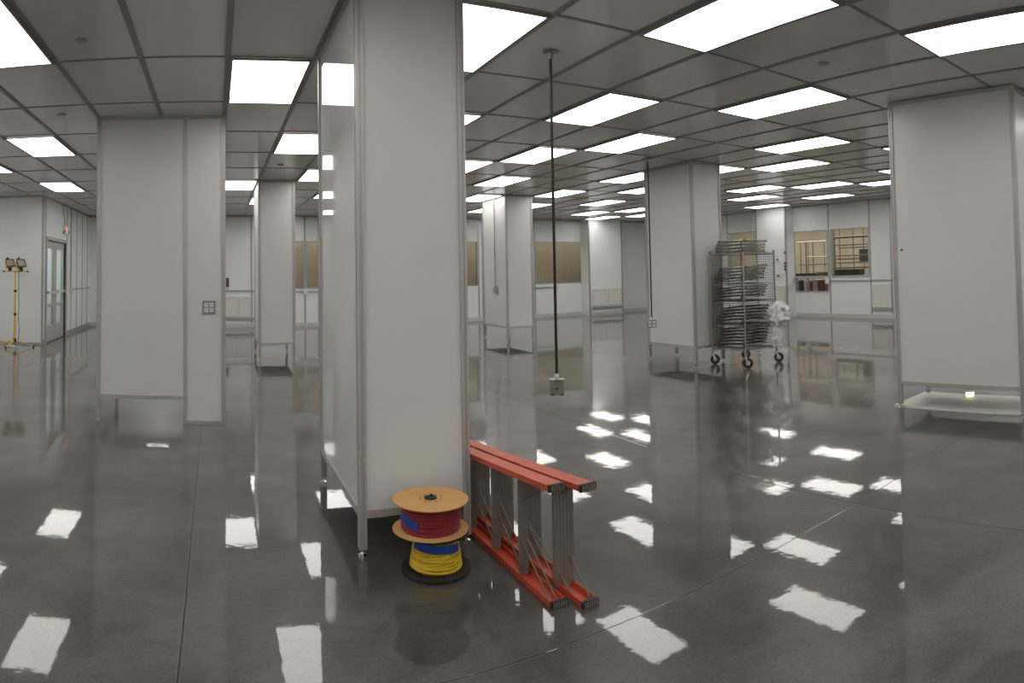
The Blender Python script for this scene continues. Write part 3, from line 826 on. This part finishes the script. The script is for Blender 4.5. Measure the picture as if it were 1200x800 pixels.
MB().tube([(-.035,-.04,.10),(-.035,-.06,.2),(-.035,-.14,.36),(-.038,-.16,.40),(-.038,-.16,H-2.37)], .006, 6).build('cable', M['dark'], ex)

def raceway(lab, axis, a, b_, z, boxes=(), drops=()):
    root = thing('wall_raceway', lab, 'wall conduit', ((a+b_)/2, YF, z) if axis == 'x' else ((XR if axis == 'y' else XW), (a+b_)/2, z))
    m0 = (a+b_)/2
    mb = MB(); bx_ = MB(); dr = MB()
    sg = -1 if axis in 'xy' else 1
    def place(mb_, u0, u1, d0, d1, z0, z1):
        d0, d1 = sorted((sg*d0, sg*d1))
        if axis == 'x': mb_.box(u0-m0, u1-m0, d0, d1, z0, z1)
        else: mb_.box(d0, d1, u0-m0, u1-m0, z0, z1)
    place(mb, a, b_, .012, .034, -.014, .014)
    mb.build('channel', M['greymetal'], root)
    for u in boxes: place(bx_, u-.06, u+.06, .012, .062, -.075, .075)
    if boxes: bx_.build('junction_box', M['plastic_white'], root)
    for u in drops: place(dr, u-.012, u+.012, .012, .034, .075, H-z-.03)
    if drops: dr.build('riser', M['greymetal'], root)
    return root
raceway('level conduit under the window between left column and small back column', 'x', xb(258), xb(299), .955)
raceway('conduit and white junction box under the mullioned window left of the near column', 'x', xb(343.6), xb(374), .925, (xb(357.2),), (xb(357.1),))
raceway('short conduit with box under the wide tan back window', 'x', xb(626), xb(650.5), .885, (xb(650),))
raceway('conduit with junction box under the right pane of the double window', 'y', yr(1046), yr(969.5), .935, (yr(969.6),))
raceway('conduit along the left wall right of the glazed door', 'l', 14.62, 16.9, 1.02, (14.62,), (14.62,))
bxo = MB().rbox((0,0,0), (.075,.06,.24), None, .006).build('wall_box', M['dark']); bxo.location = (xb(266.2), YF-.0425, 1.17)
tag(bxo, 'small dark box on the back wall just right of the left column', 'wall box')
for px_, z in ((908.5,1.52),(909,1.10)):
    o = MB().rbox((0,0,0), (.03,.05,.05), None, .004).build('wall_button', M['dark']); o.location = (PRX-.0165, yq(911), z)
    tag(o, 'small dark %s button on the bright wall panel right of the cart' % ('upper' if z > 1.3 else 'lower'), 'wall button', 'buttons beside the cart')
for i, z in enumerate((1.70,1.42,1.34,1.26)):
    o = MB().rbox((0,0,0), (.035,.05,.06), None, .004).build('wall_clip', M['dark']); o.location = (PRX-.0285, yq(920.2), z)
    tag(o, 'small dark clip on the batten left of the double window, %s' % ('highest','second down','third down','lowest')[i], 'clip', 'clips on the batten')
o = MB().lathe([(.012,0),(.012,.006)], (0,0,0), 10, Matrix.Rotation(-PI/2,3,'Y')).build('panel_fastener', M['dark']); o.location = (CF[0]+.011, 3.045, 1.37+.13)
tag(o, 'single dark fastener on the panel of the right column', 'fastener')

def grille(lab, axis, a, b_, z0, z1, m, at=None):
    at = at or (YF if axis == 'x' else XR)
    root = thing('air_grille', lab, 'air grille', ((a+b_)/2, at, z0) if axis == 'x' else (at, (a+b_)/2, z0), 0, 'low return air grilles')
    m0 = (a+b_)/2; h = z1-z0
    fr, lv = MB(), MB()
    def place(mb, u0, u1, d0, d1, q0, q1):
        if axis == 'x': mb.box(u0, u1, -d1, -d0, q0, q1)
        else: mb.box(-d1, -d0, u0, u1, q0, q1)
    w = (b_-a)/2
    place(fr, -w, w, .012, .03, 0, .04); place(fr, -w, w, .012, .03, h-.04, h); place(fr, -w, -w+.04, .012, .03, .04, h-.04); place(fr, w-.04, w, .012, .03, .04, h-.04)
    place(fr, -w+.04, w-.04, .011, .014, .04, h-.04)
    fr.build('frame', m, root)
    n = max(5, int((2*w-.08)/.035))
    for i in range(n):
        u = -w+.04+(i+.5)*(2*w-.08)/n; place(lv, u-.010, u+.010, .014, .024, .045, h-.045)
    lv.build('louvres', M['cream'], root)
def ledge(lab, axis, a, b_, z, at=None):
    at = at or (YF if axis == 'x' else XR); mb = MB()
    if axis == 'x': mb.box(a, b_, at-.05, at-.0121, z-.05, z)
    else: mb.box(at-.05, at-.0121, a, b_, z-.05, z)
    o = mb.build('wall_ledge', M['seam']); tag(o, lab, 'ledge')
gz0, gz1 = .27, .80
grille('cream air grille next to the left column, left of a pair', 'x', xb(263), xb(278), gz0, gz1, M['plastic_white'])
grille('cream air grille next to the small back column, right of a pair', 'x', xb(279.5), xb(294), gz0, gz1, M['plastic_white'])
grille('cream air grille right of the wide tan back window, left of a pair', 'x', xq(692.5), xq(708.5), gz0, gz1, M['plastic_white'], PBX)
grille('cream air grille left of the cart column, right of a pair', 'x', xq(710.5), xq(726.5), gz0, gz1, M['plastic_white'], PBX)
grille('cream air grille on the right wall behind the plastic bag', 'y', yq(919.5), yq(902), gz0, gz1+.03, M['plastic_white'], PRX)
grille('cream air grille on the right wall beside the right column', 'y', yr(1043), yr(1020.5), gz0, gz1+.03, M['plastic_white'])
ledge('grey ledge under the air grilles beside the left column', 'x', xb(262), xb(298), gz0-.02)
ledge('grey ledge under the air grilles left of the cart column', 'x', xq(692), xq(727), gz0-.02, PBX)
ledge('grey ledge under the air grille behind the plastic bag', 'y', yq(919.5), yq(889), gz0-.02, PRX)
ledge('grey ledge under the air grille beside the right column', 'y', yr(1043), yr(1019.8), gz0-.02)

# ------------------------------------------------------------------ things in the rooms behind the glass
RX = XR+1.5
def yw(px, x): return yr(px, x)
ym = yw(996, RX)
rk = thing('pipe_rack', 'grey pipe rack behind the right pane of the double window', 'pipe rack', (RX, ym, 0))
for px, r in ((977.5,.032),(984,.014),(1000,.016),(1012,.014)): MB().tube([(0,yw(px,RX)-ym,0),(0,yw(px,RX)-ym,2.5)], r, 8).build('upright', M['pipe'], rk)
for z, a, b_, r in ((2.10,970,1022,.034),(1.88,977,1022,.018),(1.80,984,1022,.016),(1.58,974,1022,.016),(1.49,977,1012,.018),(1.38,974,1022,.016),(1.24,980,1022,.024)):
    MB().tube([(-.03,yw(a,RX)-ym,z),(-.03,yw(b_,RX)-ym,z)], r, 8).build('pipe', M['pipe'], rk)
ym2 = yw(951, RX+.2)
rk2 = thing('pipe_rack', 'thin vertical pipes behind the tall left pane of the double window', 'pipe rack', (RX+.2, ym2, 0))
for px, r in ((938,.014),(944.5,.022),(947,.012),(952.5,.018),(966,.012)): MB().tube([(0,yw(px,RX+.2)-ym2,0),(0,yw(px,RX+.2)-ym2,2.05)], r, 8).build('upright', M['pipe'], rk2)
for z, a, b_, m_ in ((1.58,946,969,'bench'),(2.03,935,969,'bench'),(1.36,936,969,'pipe')): MB().tube([(-.03,yw(a,RX+.2)-ym2,z),(-.03,yw(b_,RX+.2)-ym2,z)], .017, 8).build('pipe', M[m_], rk2)
BX = XR+.62
wb = thing('work_bench', 'stainless bench seen through the double window', 'bench', (BX, yw(977,BX), 0))
L2 = (yw(936,BX)-yw(1020,BX))
MB().rbox((0,0,1.035), (.6,L2,.04), None, .01).build('bench_top', M['bench'], wb)
for sx in (-.25,.25):
    for sy in (-.46,0,.46): MB().box(sx-.02, sx+.02, sy*L2-.02, sy*L2+.02, 0, 1.015).build('leg', M['steel'], wb)
def put(nm, lab, cat, px, x, z, sz, mt):
    o = MB().rbox((0,0,sz[2]/2), sz, None, .02).build(nm, M[mt]); o.location = (x, yw(px,x), z); tag(o, lab, cat)
put('equipment_case', 'flat black case on the bench behind the right pane', 'equipment', 990, XR+.62, 1.0555, (.30,1.0,.15), 'black')
put('equipment_case', 'low dark instrument on the bench behind the left pane', 'equipment', 944.5, XR+.62, 1.0555, (.35,.80,.07), 'black')
put('equipment_case', 'grey sloping instrument on the bench beside the window mullion', 'equipment', 964.5, XR+.62, 1.0555, (.35,.30,.10), 'pipe')
put('control_panel', 'grey control panel at the right end of the pipe rack', 'control panel', 1013.5, XR+1.38, 1.40, (.08,.36,.16), 'dark')
put('control_panel', 'grey control panel above another on the pipe rack', 'control panel', 1013.5, XR+1.38, 1.60, (.08,.36,.14), 'dark')
put('storage_bin', 'black bin behind the low left pane', 'bin', 940, XR+1.1, .30, (.25,.17,.62), 'black')
put('storage_bin', 'dark red bin behind the low left pane, next to the black one', 'bin', 950.5, XR+1.1, .30, (.25,.17,.60), 'red')
put('storage_bin', 'red tray at the right of the low left pane', 'bin', 965, XR+1.1, .30, (.25,.30,.62), 'red')
put('storage_bin', 'white bin between the dark bins behind the low left pane', 'bin', 945.3, XR+1.12, .30, (.25,.12,.62), 'white')
put('storage_bin', 'pale upright box beside the red tray behind the low left pane', 'bin', 956.6, XR+1.1, .30, (.25,.18,.64), 'white')
yp = yw(952, XR+1.1)
sb = MB().box(XR+.95, XR+1.3, yp-1.4, yp+1.4, .0, .2999).build('low_plinth', M['tan']); tag(sb, 'low plinth carrying the bins behind the double window', 'plinth')

# ------------------------------------------------------------------ world, camera, view
w = bpy.data.worlds.new('world'); SC.world = w; w.use_nodes = True
w.node_tree.nodes['Background'].inputs[0].default_value = (.5,.5,.5,1); w.node_tree.nodes['Background'].inputs[1].default_value = .02
f_, h_, tx, pitch, roll = 761.9, 289.57, 252.3, .036, -.018
cam = bpy.data.cameras.new('camera'); co = bpy.data.objects.new('camera', cam); COL.objects.link(co); SC.camera = co
cam.type = 'PANO'; cam.panorama_type = 'CENTRAL_CYLINDRICAL'
cam.central_cylindrical_range_u_min = -600/f_; cam.central_cylindrical_range_u_max = 600/f_
cam.central_cylindrical_range_v_min = -(800-h_)/f_; cam.central_cylindrical_range_v_max = h_/f_
cam.central_cylindrical_radius = 1.0
yaw = (600-tx)/f_
cy_, sy_, cp, sp, cr, sr = math.cos(yaw), math.sin(yaw), math.cos(pitch), math.sin(pitch), math.cos(roll), math.sin(roll)
Rm = Matrix(((cr,0,sr),(0,1,0),(-sr,0,cr))) @ Matrix(((1,0,0),(0,cp,sp),(0,-sp,cp))) @ Matrix(((cy_,-sy_,0),(sy_,cy_,0),(0,0,1)))
Mw = (Matrix(((1,0,0),(0,0,1),(0,-1,0))) @ Rm).transposed().to_4x4(); Mw.translation = Vector((0,0,CAMZ))
co.matrix_world = Mw
cam.clip_start = .05; cam.clip_end = 200
SC.view_settings.view_transform = 'Standard'; SC.view_settings.look = 'None'; SC.view_settings.gamma = 1; SC.view_settings.exposure = 0
SC.view_settings.use_curve_mapping = False
SC.cycles.use_denoising = True
SC.cycles.max_bounces = 8; SC.cycles.diffuse_bounces = 5; SC.cycles.glossy_bounces = 5; SC.cycles.transparent_max_bounces = 12
SC.cycles.caustics_reflective = False; SC.cycles.caustics_refractive = False
SC.cycles.sample_clamp_indirect = 6
